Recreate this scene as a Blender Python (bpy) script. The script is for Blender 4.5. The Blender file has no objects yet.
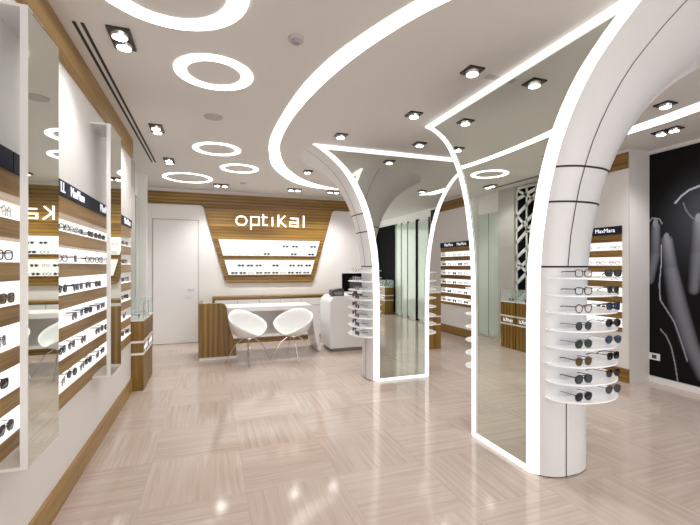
import bpy, bmesh, math, random
from mathutils import Vector, Matrix
random.seed(7)
PI = math.pi
scn = bpy.context.scene
C = scn.collection

# ------------------------------------------------------------------ materials
def newmat(name):
    m = bpy.data.materials.new(name); m.use_nodes = True
    nt = m.node_tree
    return m, nt, nt.nodes['Principled BSDF']

def plain(name, col, rough=.5, metal=0., emit=0., ecol=None, spec=.5, coat=0., var=.0):
    m, nt, b = newmat(name)
    b.inputs['Base Color'].default_value = (*col, 1)
    b.inputs['Roughness'].default_value = rough
    b.inputs['Metallic'].default_value = metal
    b.inputs['Specular IOR Level'].default_value = spec
    b.inputs['Coat Weight'].default_value = coat
    if emit:
        b.inputs['Emission Color'].default_value = (*(ecol or col), 1)
        b.inputs['Emission Strength'].default_value = emit
    if var:
        tc = nt.nodes.new('ShaderNodeTexCoord'); n = nt.nodes.new('ShaderNodeTexNoise')
        n.inputs['Scale'].default_value = 3
        nt.links.new(tc.outputs['Object'], n.inputs['Vector'])
        mx = nt.nodes.new('ShaderNodeMix'); mx.data_type = 'RGBA'
        mx.inputs[6].default_value = (*[c*(1-var) for c in col], 1)
        mx.inputs[7].default_value = (*[min(1, c*(1+var)) for c in col], 1)
        nt.links.new(n.outputs['Fac'], mx.inputs[0]); nt.links.new(mx.outputs[2], b.inputs['Base Color'])
    return m

def wood(name, axis, c1, c2, c3, fine=38., rough=.38, stripe=None):
    """striped veneer, stripes run along the given axis"""
    m, nt, b = newmat(name)
    N = nt.nodes.new; L = nt.links.new
    tc = N('ShaderNodeTexCoord'); mp = N('ShaderNodeMapping')
    sc = [fine]*3; sc['xyz'.index(axis)] = fine*.025
    mp.inputs['Scale'].default_value = sc
    L(tc.outputs['Object'], mp.inputs['Vector'])
    n1 = N('ShaderNodeTexNoise'); n1.inputs['Scale'].default_value = .55; n1.inputs['Detail'].default_value = 3
    n2 = N('ShaderNodeTexNoise'); n2.inputs['Scale'].default_value = 2.6; n2.inputs['Detail'].default_value = 4
    L(mp.outputs[0], n1.inputs['Vector']); L(mp.outputs[0], n2.inputs['Vector'])
    mx = N('ShaderNodeMix'); mx.data_type = 'FLOAT'; mx.inputs[0].default_value = .4
    L(n1.outputs['Fac'], mx.inputs[2]); L(n2.outputs['Fac'], mx.inputs[3])
    fac = mx.outputs[0]
    if stripe:                      # regular strips of darker and lighter veneer
        ax, period, amt = stripe
        sx = N('ShaderNodeSeparateXYZ'); L(tc.outputs['Object'], sx.inputs[0])
        m1 = N('ShaderNodeMath'); m1.operation = 'MULTIPLY'; m1.inputs[1].default_value = 2*PI/period; L(sx.outputs['xyz'.index(ax)], m1.inputs[0])
        m2 = N('ShaderNodeMath'); m2.operation = 'SINE'; L(m1.outputs[0], m2.inputs[0])
        m3 = N('ShaderNodeMath'); m3.operation = 'MULTIPLY_ADD'; m3.inputs[1].default_value = amt; L(m2.outputs[0], m3.inputs[0]); L(fac, m3.inputs[2]); fac = m3.outputs[0]
    cr = N('ShaderNodeValToRGB')
    e = cr.color_ramp.elements
    e[0].position = .36; e[0].color = (*c1, 1); e[1].position = .64; e[1].color = (*c3, 1)
    k = e.new(.5); k.color = (*c2, 1)
    L(fac, cr.inputs[0]); L(cr.outputs[0], b.inputs['Base Color'])
    b.inputs['Roughness'].default_value = rough
    return m

def floor_mat():
    m, nt, b = newmat('polished_stone_tiles')
    N = nt.nodes.new; L = nt.links.new
    tc = N('ShaderNodeTexCoord')
    off = N('ShaderNodeMapping'); off.inputs['Location'].default_value = (.39, -.15, 0)
    L(tc.outputs['Object'], off.inputs['Vector'])
    ck = N('ShaderNodeTexChecker'); ck.inputs['Scale'].default_value = 1/.6
    ck.inputs['Color1'].default_value = (0,0,0,1); ck.inputs['Color2'].default_value = (1,1,1,1)
    L(off.outputs[0], ck.inputs['Vector'])
    # per tile random
    dv = N('ShaderNodeVectorMath'); dv.operation = 'SCALE'; dv.inputs['Scale'].default_value = 1/.6
    L(off.outputs[0], dv.inputs[0])
    fl = N('ShaderNodeVectorMath'); fl.operation = 'FLOOR'; L(dv.outputs[0], fl.inputs[0])
    wn = N('ShaderNodeTexWhiteNoise'); wn.noise_dimensions = '2D'; L(fl.outputs[0], wn.inputs['Vector'])
    ad = N('ShaderNodeVectorMath'); ad.operation = 'MULTIPLY_ADD'
    ad.inputs[1].default_value = (7, 7, 7)
    L(wn.outputs['Color'], ad.inputs[0]); L(off.outputs[0], ad.inputs[2])
    ramps = []
    for sc in ((2.0, 48, 1), (48, 2.0, 1)):
        mp = N('ShaderNodeMapping'); mp.inputs['Scale'].default_value = sc
        mp.inputs['Rotation'].default_value = (0, 0, .10)
        L(ad.outputs[0], mp.inputs['Vector'])
        n = N('ShaderNodeTexNoise'); n.inputs['Scale'].default_value = .8; n.inputs['Detail'].default_value = 5
        n.inputs['Roughness'].default_value = .6; n.inputs['Distortion'].default_value = .25
        L(mp.outputs[0], n.inputs['Vector'])
        ramps.append(n)
    mx = N('ShaderNodeMix'); mx.data_type = 'FLOAT'
    L(ck.outputs['Color'], mx.inputs[0]); L(ramps[0].outputs['Fac'], mx.inputs[2]); L(ramps[1].outputs['Fac'], mx.inputs[3])
    cr = N('ShaderNodeValToRGB'); e = cr.color_ramp.elements
    e[0].position = .28; e[0].color = (.46, .368, .315, 1)
    e[1].position = .76; e[1].color = (.60, .515, .46, 1)
    k = e.new(.5); k.color = (.53, .44, .385, 1)
    L(mx.outputs[0], cr.inputs[0])
    # tile tone
    hs = N('ShaderNodeHueSaturation')
    mr = N('ShaderNodeMapRange'); mr.inputs['To Min'].default_value = .95; mr.inputs['To Max'].default_value = 1.05
    L(wn.outputs['Value'], mr.inputs[0]); L(mr.outputs[0], hs.inputs['Value']); L(cr.outputs[0], hs.inputs['Color'])
    # faint joints
    fr = N('ShaderNodeVectorMath'); fr.operation = 'FRACTION'; L(dv.outputs[0], fr.inputs[0])
    sp = N('ShaderNodeSeparateXYZ'); L(fr.outputs[0], sp.inputs[0])
    mn = N('ShaderNodeMath'); mn.operation = 'MINIMUM'; L(sp.outputs[0], mn.inputs[0]); L(sp.outputs[1], mn.inputs[1])
    lt = N('ShaderNodeMath'); lt.operation = 'LESS_THAN'; lt.inputs[1].default_value = .006; L(mn.outputs[0], lt.inputs[0])
    jm = N('ShaderNodeMix'); jm.data_type = 'RGBA'; jm.inputs[7].default_value = (.42, .33, .28, 1)
    ml = N('ShaderNodeMath'); ml.operation = 'MULTIPLY'; ml.inputs[1].default_value = .5; L(lt.outputs[0], ml.inputs[0])
    L(ml.outputs[0], jm.inputs[0]); L(hs.outputs[0], jm.inputs[6])
    L(jm.outputs[2], b.inputs['Base Color'])
    b.inputs['Roughness'].default_value = .09
    b.inputs['Specular IOR Level'].default_value = .38
    return m

M = {}
M['wall'] = plain('white_wall_paint', (.80, .785, .77), .55, var=.01)
M['ceiling'] = plain('ceiling_paint', (.72, .70, .675), .7, var=.012)
M['white'] = plain('white_lacquer', (.82, .815, .81), .25)
M['bodywhite'] = plain('satin_white_column', (.74, .74, .755), .32)
M['gray'] = plain('grey_wall_shade', (.50, .48, .46), .6)
M['chairwhite'] = plain('white_plastic', (.80, .80, .79), .3)
WL = ((.20, .105, .022), (.33, .195, .058), (.43, .275, .10))
WD = ((.115, .052, .006), (.22, .118, .020), (.32, .185, .040))
M['wood_y'] = wood('walnut_veneer_along_wall', 'y', *WL)
M['wood_x'] = wood('striped_veneer_back_panel', 'x', *WD, fine=30, stripe=('z', .058, .08))
M['wood_z'] = wood('striped_veneer_upright', 'z', *WD, fine=30, stripe=('x', .075, .08))
M['wood_r'] = wood('walnut_veneer_right_wall', 'y', *WD)
M['glow'] = plain('glowing_diffuser', (1, 1, 1), .5, emit=2.8, ecol=(1, .99, .97))
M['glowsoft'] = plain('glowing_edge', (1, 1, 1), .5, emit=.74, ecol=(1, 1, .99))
M['niche'] = plain('backlit_acrylic', (.55, .55, .55), .5, emit=.72, ecol=(1, 1, .985))
M['box'] = plain('backlit_panel_warm', (.25, .25, .25), .5, emit=.74, ecol=(1, .985, .93))
M['lamp'] = plain('lamp_lens', (1, 1, 1), .5, emit=14, ecol=(1, .96, .9))
M['black'] = plain('black_satin', (.008, .008, .009), .8, spec=.03)
M['fix'] = plain('dark_fixture_metal', (.035, .028, .03), .35, metal=.3)
M['seam'] = plain('dark_joint', (.02, .02, .022), .7)
M['line'] = plain('grey_joint', (.38, .36, .35), .8)
M['mirror'] = plain('mirror_silver', (.78, .82, .765), .0, metal=1.)
M['navy'] = plain('navy_sign_panel', (.010, .014, .035), .5, spec=.2)
M['letter'] = plain('white_sign_letters', (.9, .92, .95), .5, emit=.5, ecol=(.85, .9, 1))
M['signlet'] = plain('lit_sign_letters', (1, 1, 1), .5, emit=1.3, ecol=(1, .99, .95))
M['chrome'] = plain('chrome', (.62, .60, .58), .2, metal=1.)
M['darkgrey'] = plain('dark_grey_plastic', (.06, .06, .065), .4)
M['speaker'] = plain('speaker_grille', (.50, .47, .455), .8)
M['socket'] = plain('socket_plastic', (.8, .8, .8), .3)
M['greenglass'] = plain('pale_green_frosted_glass', (.56, .64, .58), .12, spec=.6)
M['greenedge'] = plain('glass_edge_green', (.30, .38, .33), .2)
M['redled'] = plain('grey_detector', (.36, .33, .35), .5)
def glassmat(name, col, alpha, rough=.03):
    m, nt, b = newmat(name)
    b.inputs['Base Color'].default_value = (*col, 1); b.inputs['Roughness'].default_value = rough
    b.inputs['Alpha'].default_value = alpha
    b.inputs['Specular IOR Level'].default_value = .7
    return m
M['case'] = glassmat('clear_case_glass', (.75, .85, .82), .12)
M['clearlens'] = glassmat('clear_lens', (.75, .78, .80), .35)
LENS = {'dark': plain('dark_lens', (.012, .012, .016), .08), 'brown': plain('brown_lens', (.095, .06, .025), .1),
        'blue': plain('blue_grey_lens', (.035, .05, .09), .1), 'grey': plain('grey_lens', (.05, .052, .06), .1),
        'clear': M['clearlens'], 'green': plain('green_lens', (.03, .042, .036), .1)}
FRM = {'black': plain('black_acetate', (.014, .013, .015), .25), 'tortoise': plain('tortoise_acetate', (.12, .05, .018), .25, var=.5),
       'silver': plain('silver_wire', (.45, .45, .47), .25, metal=1.), 'brown': plain('brown_acetate', (.10, .055, .035), .3),
       'blue': plain('navy_acetate', (.025, .045, .10), .25), 'purple': plain('plum_acetate', (.13, .05, .11), .25),
       'gunmetal': plain('gunmetal_wire', (.10, .10, .11), .3, metal=.8)}
M['floor'] = floor_mat()

# ------------------------------------------------------------------ mesh helpers
class MB:
    def __init__(s): s.v, s.f, s.mi = [], [], []
    def add(s, vs, fs, mi=0):
        o = len(s.v); s.v += [tuple(v) for v in vs]
        s.f += [tuple(i+o for i in f) for f in fs]; s.mi += [mi]*len(fs); return s
    def box(s, x0, x1, y0, y1, z0, z1, mi=0):
        v = [(x, y, z) for z in (z0, z1) for y in (y0, y1) for x in (x0, x1)]
        return s.add(v, [(0,2,3,1),(4,5,7,6),(0,1,5,4),(2,6,7,3),(0,4,6,2),(1,3,7,5)], mi)
    def prism(s, poly, a, b, fn, mi=0):
        """poly of 2-D points extruded from a to b; fn(p, t) -> xyz"""
        n = len(poly)
        v = [fn(p, a) for p in poly]+[fn(p, b) for p in poly]
        f = [tuple(range(n)), tuple(range(2*n-1, n-1, -1))]
        f += [(i, (i+1) % n, n+(i+1) % n, n+i) for i in range(n)]
        return s.add(v, f, mi)
    def tube(s, pts, r, n=6, mi=0, cap=True):
        pts = [Vector(p) for p in pts]; rs = r if isinstance(r, (list, tuple)) else [r]*len(pts)
        rings = []; up = None
        for i, p in enumerate(pts):
            t = (pts[min(i+1, len(pts)-1)]-pts[max(i-1, 0)]).normalized()
            if up is None:
                up = t.orthogonal().normalized()
            up = (up-t*up.dot(t)).normalized(); sd = t.cross(up)
            rings.append([p+(up*math.cos(2*PI*k/n)+sd*math.sin(2*PI*k/n))*rs[i] for k in range(n)])
        v = [q for R in rings for q in R]; f = []
        for i in range(len(pts)-1):
            for k in range(n):
                f.append((i*n+k, i*n+(k+1) % n, (i+1)*n+(k+1) % n, (i+1)*n+k))
        if cap: f += [tuple(range(n-1, -1, -1)), tuple((len(pts)-1)*n+k for k in range(n))]
        return s.add(v, f, mi)
    def loop_tube(s, pts, r, n=5, mi=0):
        N = len(pts); v = []; f = []
        P = [Vector(p) for p in pts]
        for i in range(N):
            t = (P[(i+1) % N]-P[i-1]).normalized(); up = Vector((0, 1, 0)); sd = t.cross(up).normalized()
            for k in range(n): v.append(P[i]+(up*math.cos(2*PI*k/n)+sd*math.sin(2*PI*k/n))*r)
        for i in range(N):
            for k in range(n):
                f.append((i*n+k, i*n+(k+1) % n, ((i+1) % N)*n+(k+1) % n, ((i+1) % N)*n+k))
        return s.add(v, f, mi)
    def cyl(s, c, r, z0, z1, n=20, mi=0, r1=None):
        r1 = r if r1 is None else r1
        v = [(c[0]+r*math.cos(2*PI*k/n), c[1]+r*math.sin(2*PI*k/n), z0) for k in range(n)]
        v += [(c[0]+r1*math.cos(2*PI*k/n), c[1]+r1*math.sin(2*PI*k/n), z1) for k in range(n)]
        f = [tuple(range(n-1, -1, -1)), tuple(range(n, 2*n))]+[(k, (k+1) % n, n+(k+1) % n, n+k) for k in range(n)]
        return s.add(v, f, mi)
    def mesh(s, name, mats, smooth=False, bevel=0):
        me = bpy.data.meshes.new(name); me.from_pydata(s.v, [], s.f); me.update()
        for m in (mats if isinstance(mats, (list, tuple)) else [mats]): me.materials.append(m)
        me.polygons.foreach_set('material_index', s.mi)
        bm = bmesh.new(); bm.from_mesh(me); bmesh.ops.recalc_face_normals(bm, faces=bm.faces); bm.to_mesh(me); bm.free()
        if smooth:
            me.polygons.foreach_set('use_smooth', [True]*len(me.polygons))
            try: me.set_sharp_from_angle(angle=math.radians(40))
            except Exception: pass
        return me
    def build(s, name, mats, parent=None, smooth=False, bevel=0, loc=None):
        o = bpy.data.objects.new(name, s.mesh(name, mats, smooth)); C.objects.link(o)
        if parent is not None: o.parent = parent
        if loc: o.location = loc
        if bevel:
            b = o.modifiers.new('bevel', 'BEVEL'); b.width = bevel; b.segments = 3; b.limit_method = 'ANGLE'
        return o

def tag(o, label=None, cat=None, group=None, kind=None):
    if label: o['label'] = label
    if cat: o['category'] = cat
    if group: o['group'] = group
    if kind: o['kind'] = kind
    return o
def empty(name, loc=(0, 0, 0), rz=0.):
    o = bpy.data.objects.new(name, None); C.objects.link(o); o.location = loc; o.rotation_euler = (0, 0, rz)
    o.empty_display_size = .1
    return o
def thing(name, label, cat, loc=(0, 0, 0), rz=0., group=None):
    return tag(empty(name, loc, rz), label, cat, group)
def struct(o): o['kind'] = 'structure'; return o
ID3 = lambda p, t: (p[0], p[1], t)
XZ = lambda p, t: (p[0], t, p[1])
YZ = lambda p, t: (t, p[0], p[1])
ORD = ['first', 'second', 'third', 'fourth', 'fifth', 'sixth', 'seventh', 'eighth', 'ninth', 'tenth', 'eleventh', 'twelfth']

def text_mesh(txt, size, extrude=.002):
    cu = bpy.data.curves.new('lettering', 'FONT'); cu.body = txt; cu.size = size; cu.extrude = extrude
    cu.align_x = 'CENTER'; cu.align_y = 'CENTER'; cu.resolution_u = 4
    o = bpy.data.objects.new('tmp', cu); C.objects.link(o)
    dg = bpy.context.evaluated_depsgraph_get(); dg.update()
    me = bpy.data.meshes.new_from_object(o.evaluated_get(dg))
    bpy.data.objects.remove(o); bpy.data.curves.remove(cu)
    return me
def text_on(txt, size, mat, parent, loc, rot, bold=1.0, sx=1.0, label=None):
    me = text_mesh(txt, size); me.materials.clear(); me.materials.append(mat)
    o = bpy.data.objects.new('lettering', me); C.objects.link(o); o.parent = parent
    o.location = loc; o.rotation_euler = rot; o.scale = (sx, 1, 1)
    return o

# ------------------------------------------------------------------ room shell
CE = 2.8
YB = 7.85
XL, XR, XP = -.83, 4.72, 5.07
YF = -3.0
struct(MB().box(-1.3, 5.4, YF-.2, YB+.2, -.12, 0).build('floor', M['floor']))
struct(MB().box(-1.3, 5.4, YF-.2, YB+.2, CE, CE+.12).build('ceiling', M['ceiling']))
YE = 5.0      # far end of the left display wall
Z0, Z1 = .57, 1.90
w = MB()
w.box(-1.15, XL, YF, YE, 0, Z0)
w.box(-1.15, XL, YF, YE, Z1, CE)
w.box(-1.15, -.94, YF, YE, Z0, Z1)
w.box(-.94, XL, 4.93, YE, Z0, Z1)
w.box(-1.2, -1.04, YE, YB, 0, CE); w.box(-1.04, -.915, 6.8, 6.88, 0, CE)
struct(w.build('wall_left', M['wall']))
struct(MB().box(-1.15, XP+.2, YB, YB+.15, 0, CE).build('wall_back', M['wall']))
struct(MB().box(-1.15, XP+.2, YF-.15, YF, 0, CE).build('wall_front', M['wall']))
w = MB()
YN = 3.41
w.box(XR, XP+.2, YN, YB, 0, .60)
w.box(XR, XP+.2, YN, YB, 1.89, CE)
w.box(4.84, XP+.2, YN, YB, .60, 1.89)
w.box(XR, 4.84, YN, 3.49, .60, 1.89)
w.box(XR, 4.84, 7.52, YB, .60, 1.89)
struct(w.build('wall_right', M['wall']))
struct(MB().box(XP, XP+.2, YF, YN, 0, CE).build('wall_right_front', M['wall']))
struct(MB().box(XR, XP, YN-.012, YN, 0, CE).build('trim_1', plain('pier_shade_grey', (.60, .565, .545), .6)))  # thin grey facing: the pier's shade is put into its colour
struct(MB().box(XL-.01, XL+.018, YF, YE, 0, .15).build('baseboard_left', M['wood_y']))
struct(MB().box(XL-.01, XL+.022, YF, YE, 2.60, CE).build('trim_2', M['wood_y']))
struct(MB().box(XR-.018, XR, YN-.01, YB, 0, .165).build('baseboard_right', M['wood_r']))
struct(MB().box(XR-.02, XR, YN, YB, 2.57, 2.76).build('trim_3', M['wood_r']))
struct(MB().box(XP-.02, XP, .4, YN-.012, 0, .07).build('baseboard_poster', M['white']))
# pale green glass panel in the left wall past the screen
g = struct(MB().box(-1.03, -1.01, 6.15, 6.75, .05, 2.42).build('window_1', M['greenglass']))
MB().box(-1.031, -1.005, 6.44, 6.455, .05, 2.42).build('glass_joint', M['greenedge'], g)
# storefront behind the camera side (seen only in the mirrors)
g = struct(MB().box(XP-.03, XP-.01, -1.5, .35, .05, 2.55).build('window_2', M['greenglass']))
for yy, ww in ((-1.5, .03), (-1.15, .02), (-.78, .02), (-.30, .10), (.32, .03)): MB().box(XP-.045, XP-.005, yy, yy+ww, 0, 2.6).build('mullion', M['greenedge'] if ww < .1 else M['black'], g)
struct(MB().box(XP-.03, XP-.005, YF, -1.51, .05, 2.6).build('trim_4', M['black']))

# ------------------------------------------------------------------ back wall: door, wood feature, light boxes, letters
d = struct(MB().box(-.95, -.21, YB-.018, YB, 0.01, 2.23).build('door_1', M['white']))
e = MB()
e.box(-.965, -.95, YB-.006, YB, 0, 2.245); e.box(-.21, -.197, YB-.006, YB, 0, 2.245); e.box(-.965, -.197, YB-.006, YB, 2.23, 2.243)
e.build('door_gap', M['line'], d)
h = MB(); h.box(-.285, -.265, YB-.028, YB-.018, .93, 1.0); h.tube([(-.275, YB-.02, .965), (-.275, YB-.065, .965), (-.385, YB-.065, .965)], .010, 8)
h.build('door_handle', M['chrome'], d, smooth=True)

def rounded(poly, radii, seg=6):
    out = []; n = len(poly)
    for i, p in enumerate(poly):
        r = radii[i]
        if not r: out.append(p); continue
        P = Vector(p); A = (Vector(poly[i-1])-P).normalized(); B = (Vector(poly[(i+1) % n])-P).normalized()
        ang = A.angle(B); t = r/math.tan(ang/2); cdir = (A+B).normalized(); cen = P+cdir*(r/math.sin(ang/2))
        s0 = P+A*t-cen; s1 = P+B*t-cen
        a0 = math.atan2(s0.y, s0.x); da = math.atan2(s1.y, s1.x)-a0
        while da > PI: da -= 2*PI
        while da < -PI: da += 2*PI
        for k in range(seg+1):
            a = a0+da*k/seg; out.append((cen.x+r*math.cos(a), cen.y+r*math.sin(a)))
    return out
WT = 2.735
fp = [(-1.03, 2.51), (-.12, 2.52), (.275, 1.085), (1.955, 1.075), (2.36, 2.53), (3.3, 2.53), (3.3, WT), (-1.03, WT)]
poly = rounded(fp, [0, .09, .09, .09, .09, 0, 0, 0])
panel = thing('wall_panel', 'wide striped wood wall panel tapering down behind the lit shop letters', 'wall panel', (0, YB, 0))
MB().prism(poly, -.035, 0, XZ).build('veneer_board', M['wood_x'], panel)
def edge_l(z): return -.12+.395*(2.52-z)/1.435
def edge_r(z): return 2.36-.405*(2.53-z)/1.455
boxes = []
for i, (za, zb) in enumerate(((1.595, 1.90), (1.235, 1.515))):
    q = [(edge_l(za)+.095, za), (edge_r(za)-.095, za), (edge_r(zb)-.095, zb), (edge_l(zb)+.095, zb)]
    fr = MB()
    o_ = .012
    q2 = [(q[0][0]-o_, za-o_), (q[1][0]+o_, za-o_), (q[2][0]+o_, zb+o_), (q[3][0]-o_, zb+o_)]
    for k in range(4):
        a, b, c, dd = q[k], q[(k+1) % 4], q2[(k+1) % 4], q2[k]
        fr.prism([a, b, c, dd], -.014, 0, XZ)
    t = fr.build('light_box', M['wood_x'], panel, loc=(0, -.035, 0)); t['label'] = ('upper', 'lower')[i]+' glowing white eyewear niche'
    MB().prism(q, -.006, 0, XZ).build('light_panel', M['box'], t)
    boxes.append((za, zb))

sign = thing('shop_sign', 'glowing white optiKal letters on the striped wood back panel', 'sign', (0, YB-.035, 0))
def strokes(name, paths, wd=.023, closed=()):
    mb = MB()
    for pi, pts in enumerate(paths):
        P = [Vector(p) for p in pts]; n = len(P); cl = pi in closed
        L_, R_ = [], []
        for i in range(n):
            a = P[i-1] if (i > 0 or cl) else P[i]; b = P[(i+1) % n] if (i < n-1 or cl) else P[i]
            d1 = (P[i]-a); d2 = (b-P[i])
            if d1.length < 1e-6: d1 = d2
            if d2.length < 1e-6: d2 = d1
            d1.normalize(); d2.normalize(); t = (d1+d2).normalized(); nn = Vector((-t.y, t.x))
            k = wd/2/max(.4, nn.dot(Vector((-d1.y, d1.x)))); L_.append(P[i]+nn*k); R_.append(P[i]-nn*k)
        for i in range(n if cl else n-1):
            j = (i+1) % n
            mb.prism([L_[i], L_[j], R_[j], R_[i]], -.03, 0, XZ)
    return mb.build(name, M['signlet'], sign)
def rr(x0, x1, z0, z1, r, seg=5): return rounded([(x0, z0), (x1, z0), (x1, z1), (x0, z1)], [r]*4, seg)
strokes('letter_o', [rr(.465, .655, 2.175, 2.335, .075)], closed=(0,))
strokes('letter_p', [[(.735, 2.095), (.735, 2.335), (.885, 2.335), (.885, 2.185), (.735, 2.185)]])
strokes('letter_t', [[(.965, 2.395), (.965, 2.185), (1.05, 2.185)], [(.935, 2.335), (1.045, 2.335)]])
strokes('letter_i', [[(1.14, 2.17), (1.14, 2.345)]])
strokes('letter_k', [[(1.255, 2.165), (1.255, 2.395)], [(1.385, 2.38), (1.275, 2.275), (1.40, 2.165)]])
strokes('letter_a', [[(1.485, 2.335), (1.64, 2.335), (1.64, 2.18), (1.485, 2.18), (1.485, 2.255), (1.64, 2.255)]])
strokes('letter_l', [[(1.755, 2.165), (1.755, 2.395)]])

# ------------------------------------------------------------------ wall displays
def niche_tops(z_top): return [z_top-.188*k for k in range(6)]
NH = .098
def wall_display(name, label, xb, xf, y0, y1, ztop, zsign, zbot, woodm, side, signs):
    """bands of wood with lit niches; xb back plane, xf front plane"""
    t = thing(name, label, 'eyewear display', (0, y0, 0))
    s = side       # +1: faces +X, -1: faces -X
    tops = niche_tops(ztop)
    def bx(mb, xa, xc, a, b, za, zb): return mb.box(min(xa, xc), max(xa, xc), a-y0, b-y0, za, zb)
    bx(MB(), xb, xf+s*.012, y0, y1, ztop, zsign[0]).build('wood_band', woodm, t)
    for k, zt in enumerate(tops):
        zb_ = zt-NH
        nxt = tops[k+1] if k < 5 else zbot
        bx(MB(), xb, xf+s*.012, y0, y1, nxt, zb_-.008).build('wood_band', woodm, t)
        bx(MB(), xb, xf+s*.014, y0, y1, zb_-.008, zb_).build('lit_shelf', M['niche'], t)
        bx(MB(), xb, xb+s*.012, y0, y1, zb_, zt).build('light_panel', M['niche'], t)
    for (a, b, txts) in signs:
        p = bx(MB(), xb, xf+s*.02, a, b, zsign[0], zsign[1]).build('sign_panel', M['navy'], t)
        for (yc, txt, sz, sx) in txts:
            rot = (PI/2, 0, PI/2 if s > 0 else -PI/2)
            text_on(txt, sz, M['letter'], p, (xf+s*.0225, yc-y0, (zsign[0]+zsign[1])/2), rot, sx=sx)
    return t, [zt-NH for zt in tops]
dl, LSH = wall_display('eyewear_wall_display', 'long lit walnut eyewear display along the left wall with navy brand signs',
    -.94, XL, -1.0, 4.93, 1.71, (1.81, 1.90), .57, M['wood_y'], 1,
    [(-1.0, 2.13, [(1.5, 'MaxMara', .085, 1.1)]), (2.14, 3.545, [(2.75, 'LL', .085, .95), (3.03, 'MaxMara', .085, .89)]),
     (3.555, 4.36, [(3.75, 'MaxMara', .085, 1.0)]), (4.365, 4.93, [(4.68, 'MaxMara', .085, 1.0)])])
dr, RSH = wall_display('eyewear_wall_display', 'lit wood eyewear display along the right wall beside the shaded pier and poster',
    4.84, XR, 3.49, 7.52, 1.70, (1.79, 1.89), .60, M['wood_r'], -1,
    [(3.49, 4.1, [(3.70, 'MaxMara', .072, 1.0)]), (4.11, 5.4, [(4.7, 'MaxMara', .09, 1.05)]), (5.41, 6.5, [(5.9, 'MaxMara', .09, 1.05)]),
     (6.51, 7.52, [(6.75, 'MaxMara', .085, 1.0), (7.2, 'MaxMara', .085, 1.0)])])

# mirror panels standing off the left wall
for i, (ya, yb, lab) in enumerate(((1.965, 2.30, 'tall narrow mirror panel on the left wall display nearest the camera'),
                                   (3.40, 3.74, 'tall narrow mirror panel on the left wall display farther from camera'),
                                   (.53, .87, ''))):
    if i == 2: continue
    t = thing('mirror_panel', lab, 'mirror', (XL, ya, 0), group='mirror panels of the left display')
    zt, zb = 2.46, .575
    fr = MB()
    W_ = yb-ya
    fr.box(.105, .131, 0, W_, zb, zt)
    fr.box(.0, .105, 0, W_, zb, zb+.012); fr.box(0, .105, 0, W_, zt-.012, zt)
    fr.build('frame', M['white'], t)
    MB().prism([(.1305, .004), (.1305, W_-.003), (.1378, W_-.003), (.1320, .004)], zb+.006, zt-.006, ID3).build('mirror_glass', M['mirror'], t)

# ------------------------------------------------------------------ arched mirror columns
PROF = [(0, 0), (1.0, 0), (1.4, .012), (1.6, .032), (1.78, .065), (1.92, .095), (2.06, .138), (2.17, .178), (2.27, .225), (2.37, .28), (2.47, .348),
        (2.55, .415), (2.61, .48), (2.68, .565), (2.74, .65), (2.78, .72), (2.8, .76)]
def prof(z):
    for (a, oa), (b, ob) in zip(PROF, PROF[1:]):
        if z <= b: return oa+(ob-oa)*(z-a)/(b-a)
    return PROF[-1][1]
HW, BV, BU, SE = .31, .085, .055, 2.5
def use(fn):
    global HW, BV, BU
    HW, BV, BU = fn.size
def sgnp(v, p): return math.copysign(abs(v)**p, v)
def section(z):
    o = prof(z); dc = .22+.1*o; D = .555+(.80+.2*min(1, o/.6))*o-dc
    w0 = HW+BV+o; A = w0+BU
    k = (1-(w0/A)**SE)**(1/SE)
    Df = (dc-.03)/k
    return A, D, dc, math.asin(k**(SE/2)), Df
def body_pt(th, z, off=0.):
    """th runs from 0 (one end of the flat face) to pi; trays use the angle itself via body_ang"""
    p0 = section(z)[3]
    return body_ang(-p0+(PI+2*p0)*th/PI, z, off)
def body_ang(ph, z, off=0.):
    A, D, dc, p0, Df = section(z)
    if ph < 0 or ph > PI: D = Df
    c, s_ = math.cos(ph), math.sin(ph)
    w_ = A*sgnp(c, 2/SE); d_ = dc+D*sgnp(s_, 2/SE)
    if off:
        nw = sgnp(c, 2-2/SE)/A; nd = sgnp(s_, 2-2/SE)/D; l = math.hypot(nw, nd); w_ += off*nw/l; d_ += off*nd/l
    return w_, d_
def thetas(n=72):
    # denser near the flat ends
    return [PI*k/n for k in range(n+1)]
ZS = sorted({*[p[0] for p in PROF], .01, .5, 1.2, 1.5, 2.0, 2.12, 2.22, 2.32, 2.42, 2.51, 2.58, 2.645, 2.71, 2.76, 2.795})
ZS = [z for z in ZS if z > 0]
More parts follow.
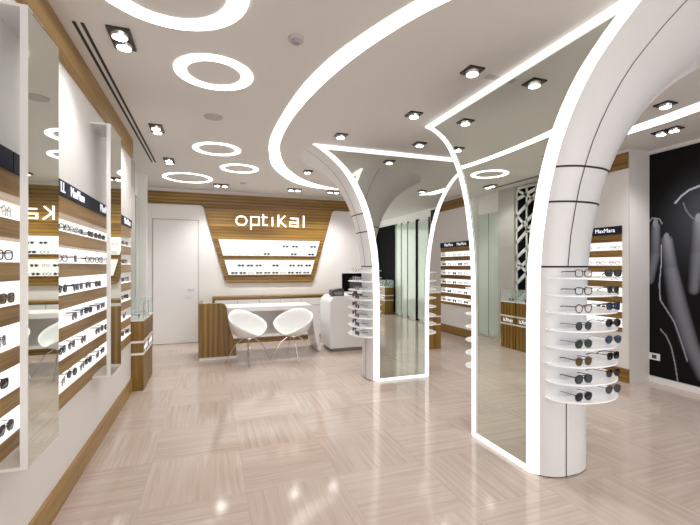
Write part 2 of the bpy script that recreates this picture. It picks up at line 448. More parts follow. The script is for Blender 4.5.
def column(name, label, fn):
    """fn(w, d, z) -> world offset from the column base centre on the mirror face"""
    use(fn)
    root = thing(name, label, 'column', fn.base)
    def F(w_, d_, z): return fn(w_, d_, z)
    TH = thetas()
    mb = MB(); n = len(TH); v = []
    for z in ZS:
        for th in TH:
            a, b = body_pt(th, z); v.append(F(a, b, z))
    f = []
    for i in range(len(ZS)-1):
        for k in range(n-1):
            f.append((i*n+k, i*n+k+1, (i+1)*n+k+1, (i+1)*n+k))
        f.append((i*n+n-1, i*n, (i+1)*n, (i+1)*n+n-1))
    f.append(tuple(range(n))); f.append(tuple((len(ZS)-1)*n+k for k in range(n)))
    mb.add(v, f); mb.build('body', M['bodywhite'], root, smooth=True)
    # glowing frame: front strip plus bevel back to the body, both sides, top and foot
    fr = MB()
    for sd in (-1, 1):
        v = []
        for z in ZS:
            h_ = HW+prof(z)
            for (a, b) in ((h_, .008), (h_, 0), (h_+.05, 0), (h_+BV+.001, .033), (h_+.05, .028)):
                v.append(F(sd*a, b, z))
        f = []
        for i in range(len(ZS)-1):
            for k in range(5): f.append((i*5+k, i*5+(k+1) % 5, (i+1)*5+(k+1) % 5, (i+1)*5+k))
        f.append((0, 1, 2, 3, 4)); f.append(tuple((len(ZS)-1)*5+k for k in range(5)))
        fr.add(v, f)
    ht = HW+prof(2.745)
    def bar(za, zb, wa, wb):
        pv = [(-wa, za), (wa, za), (wb, zb), (-wb, zb)]
        fr.prism(pv, -.002, .028, lambda p, t: F(p[0], t, p[1]))
    bar(2.752, 2.797, HW+prof(2.752)+.01, HW+prof(2.797)+.05)
    bar(.004, .032, HW+.04, HW+.04)
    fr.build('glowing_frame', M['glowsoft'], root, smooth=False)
    # mirror
    zs = [.03]+[z for z in ZS if .03 < z < 2.75]+[2.754]
    v = []
    for z in zs: v += [F(-(HW+prof(z)), .010, z), F(HW+prof(z), .010, z), F(-(HW+prof(z)), .027, z), F(HW+prof(z), .027, z)]
    f = []
    for i in range(len(zs)-1):
        a = 4*i; b = 4*i+4
        f += [(a, a+1, b+1, b), (a+2, b+2, b+3, a+3)]
    f += [(0, 2, 3, 1)]
    MB().add(v, f).build('mirror_glass', M['mirror'], root)
    # thin dark line where mirror meets the frame
    sl = MB()
    for sd in (-1, 1):
        v = []
        for z in zs:
            h_ = HW+prof(z); v += [F(sd*(h_-.006), .0075, z), F(sd*(h_+.001), .0075, z)]
        sl.add(v, [(2*i, 2*i+1, 2*i+3, 2*i+2) for i in range(len(zs)-1)])
    sl.build('mirror_seam', M['line'], root)
    # joints on the body
    for sd in (0, 1):
        jm = MB(); v = []
        for z in [q for q in ZS if q >= 1.39]:
            A, D, dc, p0, Df = section(z)
            q_ = .182+.10*prof(z)-dc; q_ = q_/(D if q_ > 0 else Df)
            ph = math.asin(sgnp(q_, SE/2))
            for q in (-1, 1):
                p_ = ph+q*.0028/D
                a, b = body_ang(p_ if sd == 0 else PI-p_, z, .0025); v.append(F(a, b, z))
        jm.add(v, [(2*i, 2*i+1, 2*i+3, 2*i+2) for i in range(len(v)//2-1)])
        v = []
        for z in (.004, .50):
            A, D, dc, p0, Df = section(z); q_ = (.182-dc)/(D if .182 > dc else Df); ph = math.asin(sgnp(q_, SE/2))
            for q in (-1, 1):
                p_ = ph+q*.0028/D; a, b = body_ang(p_ if sd == 0 else PI-p_, z, .0025); v.append(F(a, b, z))
        jm.add(v, [(0, 1, 3, 2)])
        jm.build('upright_joint', M['seam'], root)
    for z in (1.395, 1.815, 2.03):
        jm = MB(); v = []
        ths = [PI*k/60 for k in range(61)]
        for th in ths:
            for q in (-1, 1):
                a, b = body_pt(th, z+q*.006, .0025); v.append(F(a, b, z+q*.006))
        jm.add(v, [(2*i, 2*i+1, 2*i+3, 2*i+2) for i in range(60)])
        jm.build('level_joint', M['seam'], root)
    return root
TZ = [1.325-.112*k for k in range(8)]
def tray_p(t): return .185*max(0, math.sin(PI*t))**.55
T0, T1 = math.radians(-31), math.radians(92)
def tray_pt(t, sd, frac=1.):
    th = T0+(T1-T0)*t
    a, b = body_ang(th, .8, 0); a2, b2 = body_ang(th, .8, 1.)
    nw, nd = a2-a, b2-b
    p = tray_p(t)*frac
    return sd*(a+nw*p), b+nd*p, sd*nw, nd
def trays(root, fn, ends):
    use(fn)
    for sd in ends:
        for z in TZ:
            n = 28; v = []
            for k in range(n+1):
                t = k/n; w0, d0, nw, nd = tray_pt(t, sd, 0); w1, d1, _, _ = tray_pt(t, sd, 1)
                w0 -= nw*.008; d0 -= nd*.008
                for (aa, bb, zz) in ((w0, d0, z-.014), (w1, d1, z-.009), (w1, d1, z), (w0, d0, z)): v.append(fn(aa, bb, zz))
            f = []
            for k in range(n):
                for q in range(4): f.append((4*k+q, 4*k+(q+1) % 4, 4*k+4+(q+1) % 4, 4*k+4+q))
            f += [(0, 1, 2, 3), tuple(4*n+q for q in range(4))]
            MB().add(v, f).build('display_tray', M['tray'], root)
M['tray'] = plain('white_acrylic_tray', (.86, .86, .87), .2, emit=.12, ecol=(1, 1, 1))  # faint emission added so the trays read bright; they are no lamps

class Fn1:                         # mirror faces -Y (towards the camera)
    base = (2.25, 4.45, 0); size = (.312, .072, .035)
    def __call__(s, w_, d_, z): return (w_, d_, z)
class Fn2:                         # mirror faces -X
    base = (2.04, 2.46, 0); size = (.277, .09, .07)
    def __call__(s, w_, d_, z): return (d_, -w_, z)
f1, f2 = Fn1(), Fn2()
col1 = column('arched_column', 'white flaring column with glowing arched mirror facing the camera, near the reception counter', f1)
col2 = column('arched_column', 'large flaring white column in the right foreground with glowing frame and side mirror', f2)
trays(col1, f1, (-1, 1)); trays(col2, f2, (1, -1))

# ------------------------------------------------------------------ eyewear
LC, RX, RZ = .034, .027, .022
def outline(kind, n=14):
    pts = []
    for k in range(n):
        a = 2*PI*k/n; c, s = math.cos(a), math.sin(a)
        if kind == 'round': x, z = .0245*c, .0235*s
        elif kind == 'aviator':
            x = .029*c*(1-.12*(s < 0)*abs(s)); z = .023*s if s > 0 else .0265*s
            x += .003*(-s)
        else:
            x = RX*sgnp(c, .62)*1.02; z = .0205*sgnp(s, .62)
            x *= 1+.08*s
        pts.append((x, z))
    return pts
MESH = {}
def gmesh(kind, fr, ln, joined, fat=1.):
    key = (kind, fr, ln, joined, fat)
    if key in MESH: return MESH[key]
    ol = outline(kind); zc = .024
    r = (.0022 if fr not in ('silver', 'gunmetal') else .0014)*fat
    fm = MB(); lens = []; tm = []
    for sd in (-1, 1):
        fm.loop_tube([(sd*(LC+x), .002*abs(x)/.03, zc+z) for x, z in ol], r)
        lm = MB(); lm.add([(sd*(LC+x), .001, zc+z) for x, z in ol]+[(sd*LC, -.002, zc)], [(k, (k+1) % len(ol), len(ol)) for k in range(len(ol))]); lens.append(lm)
        t = MB(); t.tube([(sd*.064, .002, zc+.010), (sd*.068, .014, zc+.011), (sd*.066, .085, zc+.008), (sd*.063, .112, zc+.0), (sd*.060, .132, zc-.014)], [r*1.15, r*1.1, r, r*1.1, r*1.2], 5); tm.append(t)
        fm.tube([(sd*.058, .002, zc+.012), (sd*.066, .004, zc+.011)], r*1.3, 5)
    fm.tube([(-.012, 0, zc+.008), (0, -.002, zc+.011), (.012, 0, zc+.008)], r*1.1, 5)
    if kind == 'aviator': fm.tube([(-.014, 0, zc+.019), (.014, 0, zc+.019)], r, 5)
    if joined:
        a = MB()
        for q in [fm]+tm: a.add(q.v, q.f, 0)
        for q in lens: a.add(q.v, q.f, 1)
        res = a.mesh('glasses', [FRM[fr], LENS[ln]])
    else:
        res = (fm.mesh('frame', FRM[fr], True), [q.mesh('lens', LENS[ln]) for q in lens], [q.mesh('temple', FRM[fr], True) for q in tm])
    MESH[key] = res
    return res
FN = {'black': 'black', 'tortoise': 'tortoiseshell', 'silver': 'silver wire', 'brown': 'brown', 'blue': 'navy blue', 'purple': 'plum', 'gunmetal': 'dark wire'}
LN = {'dark': 'black lensed', 'brown': 'brown lensed', 'blue': 'blue lensed', 'grey': 'grey lensed', 'clear': 'clear lensed', 'green': 'green lensed'}
def glasses(kind, fr, ln, loc, rz, label, group, joined=False, fat=1., sc=1., tilt=0.):
    nm = 'eyeglasses' if ln == 'clear' else 'sunglasses'
    if joined:
        o = bpy.data.objects.new(nm, gmesh(kind, fr, ln, True, fat)); C.objects.link(o)
    else:
        fm, lens, tm = gmesh(kind, fr, ln, False, fat)
        o = empty(nm)
        for n_, me in [('frame', fm)]+[('lens', q) for q in lens]+[('temple', q) for q in tm]:
            c = bpy.data.objects.new(n_, me); C.objects.link(c); c.parent = o
    o.location = loc; o.rotation_euler = (tilt, 0, rz); o.scale = (sc,)*3
    tag(o, label.replace('{f}', FN[fr]).replace('{l}', LN[ln]).replace('{k}', kind).replace('{n}', nm), nm, group)
    return o
R = random.Random(11)
SHN = ['top', 'second highest', 'third highest', 'third lowest', 'second lowest', 'bottom']
combos_dark = [('square', 'black', 'dark'), ('aviator', 'gunmetal', 'grey'), ('round', 'purple', 'brown'), ('square', 'tortoise', 'brown'), ('square', 'blue', 'blue'), ('aviator', 'silver', 'blue'), ('round', 'black', 'grey')]
combos_clear = [('square', 'black', 'clear'), ('round', 'gunmetal', 'clear'), ('square', 'brown', 'clear'), ('square', 'blue', 'clear'), ('round', 'silver', 'clear')]
# left wall
ZB = ['top', 'second', 'third', 'fourth', 'fifth', 'bottom']
for k, z in enumerate(LSH):
    for seg, ys, txt in (('a', [2.13], 'nearest the camera on the left wall {s} lit shelf'),
                         ('b', [2.90, 3.09, 3.28, 3.47, 3.66, 3.84], '{o} pair between the left mirrors on the {s} lit shelf'),
                         ('c', [4.44, 4.65, 4.85], '{o} pair beyond the far left mirror on the {s} lit shelf')):
        for j, y in enumerate(ys):
            if seg == 'b' and (k*7+j*3) % 8 == 5: continue
            cmb = R.choice(combos_clear if k == 1 and seg != 'c' else (combos_dark+combos_clear[:2] if k < 3 else combos_dark))
            if k == 0 and seg == 'a': cmb = combos_clear[4]
            glasses(*cmb, (XL-.012+R.uniform(-.015, .01), y+R.uniform(-.012, .012), z), PI/2+R.uniform(-.2, .2),
                    '{f} {k} {n}, '+txt.replace('{o}', ORD[j]).replace('{s}', ZB[k]), 'eyewear on the left wall shelves', fat=1.25)
# right wall
for k, z in enumerate(RSH):
    for seg, ys, txt in (('near', [3.60, 3.79, 3.98], '{o} pair from the pier on the {s} lit right wall shelf'),
                         ('far', [6.66, 6.86, 7.05, 7.24, 7.43], '{o} pair seen between the columns, {s} lit right wall shelf')):
        for j, y in enumerate(ys):
            cmb = R.choice(combos_clear+combos_dark[:1] if k < 3 else combos_clear+combos_dark)
            glasses(*cmb, (XR+.02, y+R.uniform(-.008, .008), z), -PI/2+R.uniform(-.15, .15),
                    '{f} {n}, '+txt.replace('{o}', ORD[j]).replace('{s}', ZB[k]), 'eyewear on the right wall shelves', joined=True)
# light boxes of the back wall
row = 0
for za, zb in boxes[::1]:
    for zz in ((za+zb)/2+.012, za+.012):
        xa, xb_ = edge_l(zz)+.20, edge_r(zz)-.20
        n = 10
        for j in range(n):
            x = xa+(xb_-xa)*j/(n-1)
            cmb = R.choice(combos_clear) if R.random() > (.15, .4, .75, .75)[row] else R.choice([('square', 'gunmetal', 'grey'), ('round', 'brown', 'brown'), ('square', 'blue', 'blue')])
            glasses(*cmb, (x, YB-.068, zz), R.uniform(-.1, .1), '{f} {n}, %s from the left in the %s row of back wall niches' % (ORD[j], ('topmost', 'second', 'third', 'lowest')[row]),
                    'eyewear in the back wall niches', joined=True, fat=(.9, 1.3, 1.7, 1.5)[row], sc=.9).scale = (.9, .18, .9)
        row += 1
# trays
TW = ['topmost', 'second', 'third', 'fourth', 'fifth', 'sixth', 'seventh', 'lowest']
col2set = [(('square', 'tortoise', 'clear'), ('square', 'black', 'grey')), (('square', 'black', 'clear'), ('square', 'gunmetal', 'grey')),
           (('round', 'tortoise', 'clear'), ('square', 'black', 'blue')), (('round', 'gunmetal', 'grey'), ('aviator', 'gunmetal', 'dark')),
           (('aviator', 'gunmetal', 'green'), ('aviator', 'silver', 'blue')), (('round', 'brown', 'brown'), ('square', 'black', 'dark')),
           (('aviator', 'black', 'grey'), ('aviator', 'tortoise', 'dark')), (('aviator', 'gunmetal', 'dark'), ('aviator', 'gunmetal', 'grey'))]
def on_tray(fn, base, sd, k, t, frac, cmb, label, group, joined=False, face=None):
    use(fn)
    w_, d_, nw, nd = tray_pt(t, sd, frac)
    p = fn(w_, d_, TZ[k]); q = fn(nw, nd, 0)
    ang = math.atan2(q[1], q[0])+PI/2      # local -Y turns to the outward normal
    if face is not None: ang = face
    return glasses(*cmb, (base[0]+p[0], base[1]+p[1], TZ[k]+.0015), ang, label, group, joined=joined, fat=1.25, sc=1.12)
for k in range(8):
    on_tray(f2, Fn2.base, 1, k, .245, .72, col2set[k][0], '{f} {l} {n}, left pair on the %s tray of the large foreground column' % TW[k], 'eyewear on the foreground column trays')
    on_tray(f2, Fn2.base, 1, k, .535, .86, col2set[k][1], '{f} {l} {n}, right pair on the %s tray of the large foreground column' % TW[k], 'eyewear on the foreground column trays', face=.05+.12*((k*3) % 4-1.5)/1.5)
    for t, nm in ((.245, 'front'), (.56, 'rear')):
        cmb = R.choice(combos_dark+combos_clear[:2]) if k > 1 else R.choice(combos_clear)
        on_tray(f1, Fn1.base, -1, k, t, .72, cmb, '{f} {k} {n}, %s pair on the %s tray of the column by reception' % (nm, TW[k]), 'eyewear on the reception column trays', joined=True)

# ------------------------------------------------------------------ wood counters with glass cases
def counter(label, loc, rz, W_, D_, hh=.19, H_=.80, group='wood display counters', texts=True):
    """front faces local -Y; width W_ along X, depth D_ along Y"""
    t = thing('display_counter', label, 'display counter', loc, rz, group)
    b = MB()
    b.box(0, W_, .0, D_, 0, .385); b.box(0, W_, 0, D_, .425, .535) if False else None
    b = MB(); b.box(0, W_, .006, D_, 0, .40); b.box(0, W_, .006, D_, .56, H_-.02)
    b.build('wood_body', M['wood_z'], t)
    MB().box(0, W_, .008, D_, .425, .535).build('label_band', M['wood_z'], t)
    s = MB(); s.box(-.004, W_+.004, 0, D_, .40, .425); s.box(-.004, W_+.004, 0, D_, .535, .56); s.build('white_strip', M['white'], t)
    MB().box(-.002, W_+.002, 0, D_, H_-.02, H_).build('counter_top', M['white'], t)
    g = MB()
    for (a, b_, c, d_) in ((0, W_, .006, .012), (0, W_, D_-.006, D_), (0, .006, .012, D_-.006), (W_-.006, W_, .012, D_-.006)):
        g.box(a, b_, c, d_, H_, H_+hh)
    g.box(0, W_, .006, D_, H_+hh, H_+hh+.006)
    g.build('glass_case', M['case'], t)
    ed = MB()
    for (x, y) in ((0, .006), (W_, .006), (0, D_), (W_, D_)): ed.tube([(x, y, H_), (x, y, H_+hh+.006)], .004, 4)
    ed.build('case_edge', M['greenedge'], t)
    if texts: text_on('optiKal', .095, M['letter'], t, (W_/2, .005, .48), (PI/2, 0, 0), sx=.85)
    return t
# the two on the left face +X : rotate so local -Y -> +X
c1 = counter('nearer of two striped wood counters with glass case past the left display', (-.70, 5.01, 0), PI/2, .355, .25)
c2 = counter('farther of two striped wood counters with glass case past the left display', (-.70, 5.385, 0), PI/2, .355, .25)
counter('striped wood counter seen just right of the reception column', (3.36, 6.30, 0), -PI/2+.0, .40, .34, hh=.10, H_=.96)
counter('striped wood counter by the shopfront, seen reflected in the reception column mirror', (4.74, -1.60, 0), -PI/2, .42, .28)
for (y, nm, cmb) in ((5.19, 'nearer', combos_dark[0]), (5.56, 'farther', combos_dark[4])):
    glasses(*cmb, (-.775, y, .80), PI/2, '{f} {n} inside the glass case of the %s left wood counter' % nm, None, joined=True)

# lattice screen in the recess
ls = thing('lattice_screen', 'white screen of crossing diagonal bars over black, above the left counters', 'screen', (-1.03, 5.02, 0))
MB().box(0, .012, 0, .68, .02, 2.78).build('black_backing', M['black'], ls)
lb = MB(); rl = random.Random(5)
def bar2(y0, z0, y1, z1, w_=.028):
    d_ = Vector((y1-y0, z1-z0)).normalized(); n_ = Vector((-d_.y, d_.x))*w_/2
    a, b = Vector((y0, z0)), Vector((y1, z1))
    lb.prism([a+n_, b+n_, b-n_, a-n_], .014, .034, YZ)
for k in range(11):
    z = .05+.25*k+rl.uniform(-.04, .04)
    z2 = min(2.74, z+.50+rl.uniform(-.12, .12))
    bar2(.01, z2, .67, z, .055)
    if k % 3 == 0: bar2(.01, max(.05, z+.1), .67, min(2.74, z+.75), .04)
for yy, w_ in ((.015, .03), (.2, .025), (.43, .03), (.665, .03)): bar2(yy, .03, yy+(.02 if w_ < .03 else 0), 2.77, w_)
bar2(.01, 2.76, .67, 2.76, .04)
lb.build('bars', M['white'], ls)
struct(MB().box(-1.04, -.965, 5.71, 6.12, 0, CE).build('trim_5', M['gray']))  # shaded stretch of recess wall, its shade put into the grey

# ------------------------------------------------------------------ drawers, desk, reception
dc = thing('drawer_cabinet', 'low white drawer cabinet with wood top running below the back panel', 'cabinet', (.07, 7.46, 0))
MB().box(0, 2.35, .02, .35, .09, .80).build('carcass', M['line'], dc)
MB().box(.02, 2.33, .05, .35, 0, .09).build('plinth', M['wood_x'], dc)
k_ = MB(); k_.box(-.03, 2.38, 0, .345, .80, .845); k_.box(-.03, .005, 0, .35, .0, .80); k_.build('worktop', M['wood_x'], dc)
for r_ in range(5):
    for c_ in range(6):
        x0 = .012+c_*.3885; z0 = .10+r_*.1395
        MB().box(x0, x0+.381, .0, .02, z0, z0+.131).build('drawer', M['white'], dc)

dk = thing('service_desk', 'white customer desk with striped wood left end before the drawer cabinet', 'desk', (-.16, 6.30, 0))
wp = rounded([(0, .04), (.545, .04), (.53, .20), (.43, .50), (.39, .84), (0, .84)], [.01, .02, .10, .25, .09, .01], 6)
MB().prism(wp, 0, .05, XZ).build('wood_end_panel', M['wood_z'], dk)
MB().box(0, .05, .05, .62, .04, .84).build('wood_return', M['wood_z'], dk)
MB().box(.01, .56, .005, .60, 0, .04).build('plinth', M['white'], dk)
tp = rounded([(.38, .70), (1.70, .70), (1.82, .02), (1.87, .02), (1.80, .765), (.38, .765)], [0, .05, 0, 0, .10, 0], 6)
MB().prism(tp, .03, .62, XZ).build('tabletop', M['white'], dk, smooth=False)
MB().box(.45, 1.78, .60, .62, .25, .70).build('modesty_panel', M['white'], dk)

rc = thing('reception_counter', 'white rounded reception counter carrying monitor and printer behind the mirror column', 'counter', (1.84, 6.22, 0))
pts = rounded([(0, .06), (1.5, .06), (1.5, .905), (0, .905)], [0, 0, .06, .13], 8)
MB().prism(pts, 0, .62, XZ).build('counter_body', M['white'], rc, smooth=True)
MB().box(.05, 1.45, .05, .57, 0, .06).build('toe_kick', M['line'], rc)
mo = thing('monitor', 'black monitor standing on the white reception counter', 'monitor', (2.36, 6.46, .905))
MB().box(-.24, .24, -.02, .02, .06, .37).build('screen_housing', M['black'], mo, bevel=.008)
MB().box(-.12, .12, -.045, -.02, .12, .30).build('rear_cover', M['darkgrey'], mo, bevel=.01)
st = MB(); st.box(-.03, .03, -.01, .02, .01, .10); st.box(-.11, .11, -.07, .09, 0, .012); st.build('stand', M['black'], mo)
pn = thing('receipt_printer', 'small dark grey printer beside the monitor on reception counter', 'printer', (2.0, 6.40, .905))
MB().prism(rounded([(-.10, 0), (.10, 0), (.10, .13), (-.10, .10)], [0, 0, .03, .02], 4), -.10, .10, XZ).build('housing', M['darkgrey'], pn)
MB().box(-.07, .07, -.106, -.10, .02, .07).build('front_slot', plain('mid_grey', (.25, .25, .25), .5), pn)

# ------------------------------------------------------------------ tub chairs
def chair(label, loc, rz):
    t = thing('tub_chair', label, 'chair', loc, rz, 'white tub chairs at the desk')
    # front is local -Y
    nP, nT = 40, 12
    def rim(ph):            # ph = 0 front, pi back
        b = .5-.5*math.cos(ph)
        h_ = .0+.345*b**.85
        r_ = .20+.085*abs(math.sin(ph))**2.2+.03*b
        return r_, h_
    v = [(0, .0, .375)]; f = []
    for i in range(1, nT+1):
        u = i/nT
        for k in range(nP):
            ph = 2*PI*k/nP; r_, h_ = rim(ph)
            rad = r_*(u**.75); z = .375+.035*u**2+h_*u**3.2
            v.append((rad*math.sin(ph), -rad*math.cos(ph), z))
    for k in range(nP): f.append((0, 1+k, 1+(k+1) % nP))
    for i in range(nT-1):
        for k in range(nP): f.append((1+i*nP+k, 1+i*nP+(k+1) % nP, 1+(i+1)*nP+(k+1) % nP, 1+(i+1)*nP+k))
    mb = MB().add(v, f); o = mb.build('shell', M['chairwhite'], t, smooth=True)
    s = o.modifiers.new('thick', 'SOLIDIFY'); s.thickness = .014; s.offset = 1
    MB().cyl((0, 0), .10, .35, .366, 18).build('mounting_plate', M['chrome'], t)
    for sx in (-1, 1):
        for sy in (-1, 1):
            MB().tube([(sx*.05, sy*.05, .355), (sx*.13, sy*.13, .27), (sx*.235, sy*.225, .008)], .0075, 7).build('leg', M['chrome'], t, smooth=True)
    return t
chair('left of two white tub chairs, beside the striped wood desk end', (.53, 5.98, 0), .75)
chair('right of two white tub chairs, nearer the reception counter', (1.17, 5.94, 0), -.75)

# ------------------------------------------------------------------ poster and socket on the right wall
po = thing('wall_poster', 'huge black and white poster of fingers and eyeglasses on the right wall', 'poster', (XP, 0, 0))
sT, cT = .3304, .9439
def pix(y, z):
    fdep = sT*XP+cT*y; r_ = cT*XP-sT*y
    return (350+400*r_/fdep, 266-400*(z-1.4)/fdep) if fdep > .3 else (5000, 266)
# the design is drawn in poster coordinates (a = metres from the left edge, z = height)
def P2(u, v):
    a = (u-350)/400; dx, dy, dz = sT+a*cT, cT-a*sT, (266-v)/400; k = XP/dx
    return (3.42-k*dy, 1.4+k*dz)
CAPS = []      # fingers: polyline of (a, z, radius), tone
for pl, tone in (([(656, 227, 6), (655, 255, 7), (650, 280, 6)], .34), ([(667, 241, 7.5), (671, 270, 9), (678, 305, 11), (690, 345, 10), (704, 375, 9)], .46),
                 ([(699, 222, 8), (697, 255, 8), (694, 290, 6)], .38), ([(712, 230, 9), (713, 262, 10), (716, 300, 12), (726, 350, 14)], .42)):
    CAPS.append(([(*P2(u, v), r*.0104) for u, v, r in pl], tone))
LINES = []
for pl, wd, tone in (([(662, 245), (662, 262), (660, 285), (661, 300), (668, 311), (675, 322), (682, 342), (688, 361)], .006, .75),
                     ([(661, 329), (667, 336), (672, 347), (676, 365), (679, 385)], .006, .65),
                     ([(676, 203), (682, 196), (690, 190), (700, 186), (712, 185), (724, 190), (730, 200)], .011, .62), ([(684, 203), (687, 211), (693, 218), (702, 222), (716, 222), (728, 212)], .006, .30),
                     ([(649, 223), (653, 218), (660, 219), (663, 224)], .005, .55)):
    LINES.append(([P2(u, v) for u, v in pl], wd, tone))
def segd(p, a, b):
    ax, az = a[0], a[1]; bx_, bz = b[0]-ax, b[1]-az; l = bx_*bx_+bz*bz
    t = max(0, min(1, ((p[0]-ax)*bx_+(p[1]-az)*bz)/l)) if l else 0
    return math.hypot(p[0]-ax-bx_*t, p[1]-az-bz*t), t
f0 = P2(702, 222)
def tone(a, z):
    v = .003
    dd = math.hypot((a-f0[0]-.12)/.62, (z-f0[1])/.75); v += .055*max(0, 1-dd)**1.2
    for pl, tn in CAPS:
        for i in range(len(pl)-1):
            d_, t = segd((a, z), pl[i], pl[i+1]); r_ = pl[i][2]+(pl[i+1][2]-pl[i][2])*t
            if d_ < r_:
                q = 1-(d_/r_)**2
                side = (a-(pl[i][0]+(pl[i+1][0]-pl[i][0])*t))/r_
                s = tn*(.008+.62*q**1.15)*(.66+.40*side)
                if i == 0: s *= .75+.4*(1-t)
                v = max(v, s)
    # finger nails
    for (u_, v_) in ((656, 223), (667, 237), (699, 218)):
        pa, pz = P2(u_, v_)
        if ((a-pa)/.03)**2+((z-pz)/.05)**2 < 1: v = max(v, .22)
    for pl, wd, tn in LINES:
        for i in range(len(pl)-1):
            d_, t = segd((a, z), pl[i], pl[i+1])
            if d_ < wd: v = max(v, tn*.7*(1-(d_/wd)**2*.6))
    return v
aa = [0+.0085*i for i in range(95)]; aa += [aa[-1]+.05*(i+1) for i in range(44)]
zz = [.075+.0105*i for i in range(256)]
zz = [z for z in zz if z < 2.755]
v = []; cols = []
for a in aa:
    for z in zz:
        v.append((-.012, 3.398-a, z)); t = tone(a+.022, z)*.95; cols.append((t*.93, t*.97, t*1.12, 1))
nz = len(zz)
f = [(i*nz+k, i*nz+k+1, (i+1)*nz+k+1, (i+1)*nz+k) for i in range(len(aa)-1) for k in range(nz-1)]
pm, nt, b = newmat('printed_poster'); vc = nt.nodes.new('ShaderNodeVertexColor'); vc.layer_name = 'print'
nt.links.new(vc.outputs['Color'], b.inputs['Base Color']); b.inputs['Roughness'].default_value = .5; b.inputs['Specular IOR Level'].default_value = .15
o = MB().add(v, f).build('print', pm, po)
ca = o.data.color_attributes.new('print', 'FLOAT_COLOR', 'POINT')
ca.data.foreach_set('color', [c for q in cols for c in q])
MB().box(-.011, -.001, 3.398-aa[-1], 3.398, .075, zz[-1]).build('backing_board', M['black'], po)
so = thing('wall_socket', 'white double socket plate at the low left of the black poster', 'socket', (XP-.013, 3.335, .31))
MB().box(-.010, 0, -.06, .06, -.04, .04).build('plate', M['socket'], so)
MB().box(-.012, -.010, -.026, .026, -.022, .022).build('socket_face', M['darkgrey'], so)

# ------------------------------------------------------------------ ceiling lights
def ring(label, c, r1, r0, n=56):
    mb = MB(); v = []
    for k in range(n):
        a = 2*PI*k/n
        for (r_, z) in ((r1, CE), (r1, CE-.006), (r0, CE-.006), (r0, CE)): v.append((r_*math.cos(a), r_*math.sin(a), z-CE))
    f = [(4*k+q, 4*k+(q+1) % 4, 4*((k+1) % n)+(q+1) % 4, 4*((k+1) % n)+q) for k in range(n) for q in range(4)]
    o = mb.add(v, f).build('ring_light', M['glow'], loc=(c[0], c[1], CE)); tag(o, label, 'ceiling light', 'glowing ceiling rings'); return o
ring('largest glowing ring light at the top edge, nearest the camera', (-.2, 2.165), .395, .29)
ring('thick glowing ceiling ring second nearest the camera', (.03, 3.07), .272, .19)
ring('middle-sized glowing ceiling ring in the middle of the row', (.08, 5.05), .275, .213)
ring('small glowing ceiling ring right of the wide far ring', (.40, 5.95), .265, .21)
ring('widest far glowing ceiling ring nearest the door', (-.33, 6.85), .37, .318)
def strip(label, left, right, name='cove_light'):
    n = len(left); v = []
    for a, b in zip(left, right): v += [(*a, CE-.005), (*b, CE-.005), (*b, CE), (*a, CE)]
    f = [(4*i+q, 4*i+(q+1) % 4, 4*i+4+(q+1) % 4, 4*i+4+q) for i in range(n-1) for q in range(4)]
    f += [(0, 1, 2, 3), tuple(4*n-4+q for q in range(4))]
    o = MB().add(v, f).build(name, M['glow']); return tag(o, label, 'ceiling light')
def smooth_poly(P, m=6):
    out = []
    for i in range(len(P)-1):
        p0, p1, p2, p3 = (Vector(P[max(0, i-1)]), Vector(P[i]), Vector(P[i+1]), Vector(P[min(len(P)-1, i+2)]))
        for k in range(m):
            t = k/m
            out.append(tuple(.5*((2*p1)+(p2-p0)*t+(2*p0-5*p1+4*p2-p3)*t*t+(3*p1-p0-3*p2+p3)*t**3)))
    out.append(tuple(P[-1])); return out
SO = [(1.75, .75), (1.36, 1.25), (1.03, 1.87), (.87, 2.25), (.76, 2.6), (.675, 3.08), (.63, 3.74), (.625, 4.39), (.69, 4.98), (.86, 5.73), (1.26, 6.52), (1.75, 6.93), (2.2, 6.99)]
SI = [(1.92, .82), (1.53, 1.30), (1.17, 1.84), (.985, 2.28), (.87, 2.7), (.79, 3.16), (.735, 3.75), (.738, 4.41), (.812, 4.94), (1.02, 5.65), (1.38, 6.31), (1.80, 6.72), (2.2, 6.93)]
strip('long curving glowing strip sweeping across the ceiling', smooth_poly(SO), smooth_poly(SI))
def fc(u, v_):
    a = (u-350)/400; dx, dy, dz = sT+a*cT, cT-a*sT, (266-v_)/400; k = 1.4/dz
    return (k*dx, k*dy)
strip('short glowing ceiling strip at right, between foreground column and poster', [fc(624, 130), fc(634, 126), fc(668, 114), fc(700, 102), fc(740, 86)], [fc(622, 136), fc(629, 133.5), fc(668, 121.5), fc(700, 110), fc(740, 96)])

def downlight(label, c, n, along, spot=23., tilt=(0, 0)):
    t = thing('downlight', label, 'ceiling light', (c[0], c[1], CE), group='black ceiling downlights')
    L_ = .125 if n == 1 else .25
    hx, hy = (L_/2, .0625) if along == 'x' else (.0625, L_/2)
    MB().box(-hx, hx, -hy, hy, -.012, 0).build('housing', M['fix'], t)
    for k in range(n):
        o_ = 0 if n == 1 else (k-.5)*.125
        p = (o_, 0) if along == 'x' else (0, o_)
        q = MB().cyl(p, .046, -.032, -.012, 18, r1=.050).build('lamp_ring', M['chrome'], t, smooth=True)
        MB().cyl(p, .040, -.034, -.0325, 18).build('lamp_lens', M['lamp'], q)
    ld = bpy.data.lights.new('lamp', 'SPOT'); ld.energy = spot*n; ld.spot_size = 2.2; ld.spot_blend = .8; ld.shadow_soft_size = .05; ld.color = (1, .985, .965)
    lo = bpy.data.objects.new('lamp', ld); C.objects.link(lo); lo.parent = t; lo.location = (0, 0, -.06); lo.rotation_euler = (*tilt, 0)
    return t
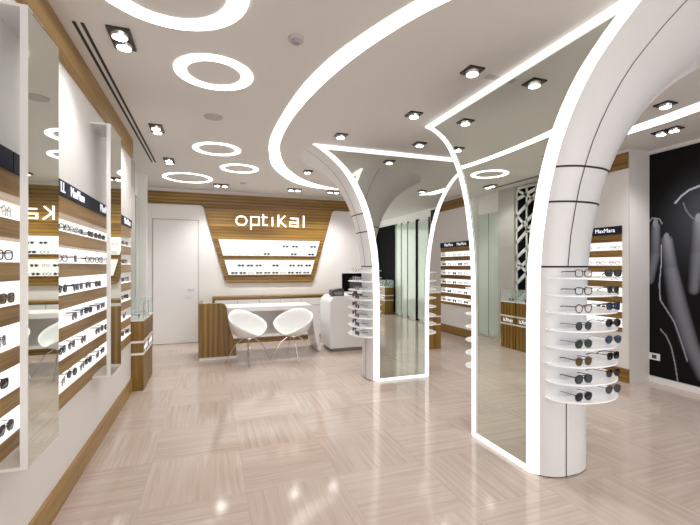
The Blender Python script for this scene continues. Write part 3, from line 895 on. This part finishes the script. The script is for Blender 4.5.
DL = [('double black downlight nearest the camera by the left wall slot', (-.51, 2.78), 2, 'y'),
      ('double black downlight at the middle of the left wall row', (-.51, 4.48), 2, 'y'),
      ('double black downlight at the far end of the left wall row', (-.51, 5.78), 2, 'y'),
      ('left double downlight in the row before the back wood panel', (.18, 7.22), 2, 'x'),
      ('middle double downlight in the row before the back wood panel', (1.45, 7.20), 2, 'x'),
      ('right double downlight in the row before the back wood panel', (2.18, 7.18), 2, 'x'),
      ('single downlight inside the bend of the long curving strip', (1.36, 5.77), 1, 'x'),
      ('single downlight just above the reception column arch', (1.32, 4.07), 1, 'x'),
      ('single downlight nearest the foreground column mirror', (1.77, 2.41), 1, 'x'),
      ('single downlight between the two columns, left of the pair', (1.77, 3.28), 1, 'x'),
      ('single downlight above the reception column mirror', (2.26, 4.05), 1, 'x'),
      ('bright single downlight right of the foreground column', (3.71, 2.36), 1, 'x'),
      ('double black downlight above the black poster', (4.45, 2.81), 2, 'y')]
for a in DL: downlight(*a, spot=13. if a[1][0] == -.51 else (34. if a[1][1] > 7 else 26.))
for c in ((3.45, 5.4), (4.3, 5.2), (3.6, .4), (1.2, .2), (-.1, .6), (4.3, -.8), (2.2, -1.6)):  # extra lamps out of view, invented for room light and reflections
    downlight('added black downlight out of view, filling light and mirror reflections', c, 1, 'x')

sl = thing('air_slot_diffuser', 'long twin black air slot in the ceiling along the left wall', 'air vent', (-.715, 2.68, CE))
for x in (-.03, .012):
    MB().box(x, x+.018, 0, 3.28, -.004, 0).build('slot', M['seam'], sl)
sd_ = thing('smoke_detector', 'small round grey smoke detector on the ceiling left of the curving strip', 'smoke detector', (.5, 2.43, CE))
MB().cyl((0, 0), .046, -.018, 0, 20).build('base', M['speaker'], sd_); MB().cyl((0, 0), .022, -.034, -.018, 16, r1=.034).build('sensor_cap', M['redled'], sd_)
sp = MB().cyl((0, 0), .085, -.006, 0, 28).build('ceiling_speaker', M['speaker'], loc=(.03, 3.97, CE)); tag(sp, 'flat round ceiling speaker between the glowing rings', 'speaker')
sp = MB().cyl((0, 0), .05, -.012, 0, 20).build('motion_sensor', M['speaker'], loc=(.53, 6.96, CE)); tag(sp, 'tiny pale sensor on the ceiling before the back panel', 'sensor')
# access plate by the foreground column
ap = MB().box(-.05, .05, -.03, .03, -.003, 0).build('access_plate', M['speaker'], loc=(1.97, 2.45, CE)); tag(ap, 'small grey access plate beside the downlight near the foreground mirror', 'plate')

# added fill lamp, unseen behind the camera, standing in for shopfront daylight
def area(loc, sx, sy, e, rot=(0, 0, 0), col=(1, .975, .95)):
    ld = bpy.data.lights.new('added_front_fill', 'AREA'); ld.shape = 'RECTANGLE'; ld.size = sx; ld.size_y = sy; ld.energy = e; ld.color = col
    o = bpy.data.objects.new('added_front_fill', ld); C.objects.link(o); o.location = loc; o.rotation_euler = rot; return o

area((2.2, -2.9, 1.45), 5.0, 2.3, 95, (PI/2, 0, 0), (.97, .985, 1))
# ------------------------------------------------------------------ world, camera, colour
wd = bpy.data.worlds.new('world'); scn.world = wd; wd.use_nodes = True
wd.node_tree.nodes['Background'].inputs[0].default_value = (.9, .92, 1, 1); wd.node_tree.nodes['Background'].inputs[1].default_value = .3
cam = bpy.data.cameras.new('camera'); co = bpy.data.objects.new('camera', cam); C.objects.link(co); scn.camera = co
co.location = (0, 0, 1.4); co.rotation_euler = (PI/2, 0, -math.atan(140/400))
cam.sensor_width = 36; cam.lens = 400/700*36; cam.shift_y = 3.5/700; cam.clip_start = .02
scn.view_settings.view_transform = 'Standard'
scn.view_settings.look = 'None'
scn.view_settings.exposure = 0.30
try:
    cy = scn.cycles
    cy.use_denoising = True; cy.max_bounces = 10; cy.diffuse_bounces = 5; cy.glossy_bounces = 6; cy.transparent_max_bounces = 12
    cy.sample_clamp_indirect = 4; cy.caustics_reflective = False; cy.caustics_refractive = False; cy.use_light_tree = True
except Exception: pass
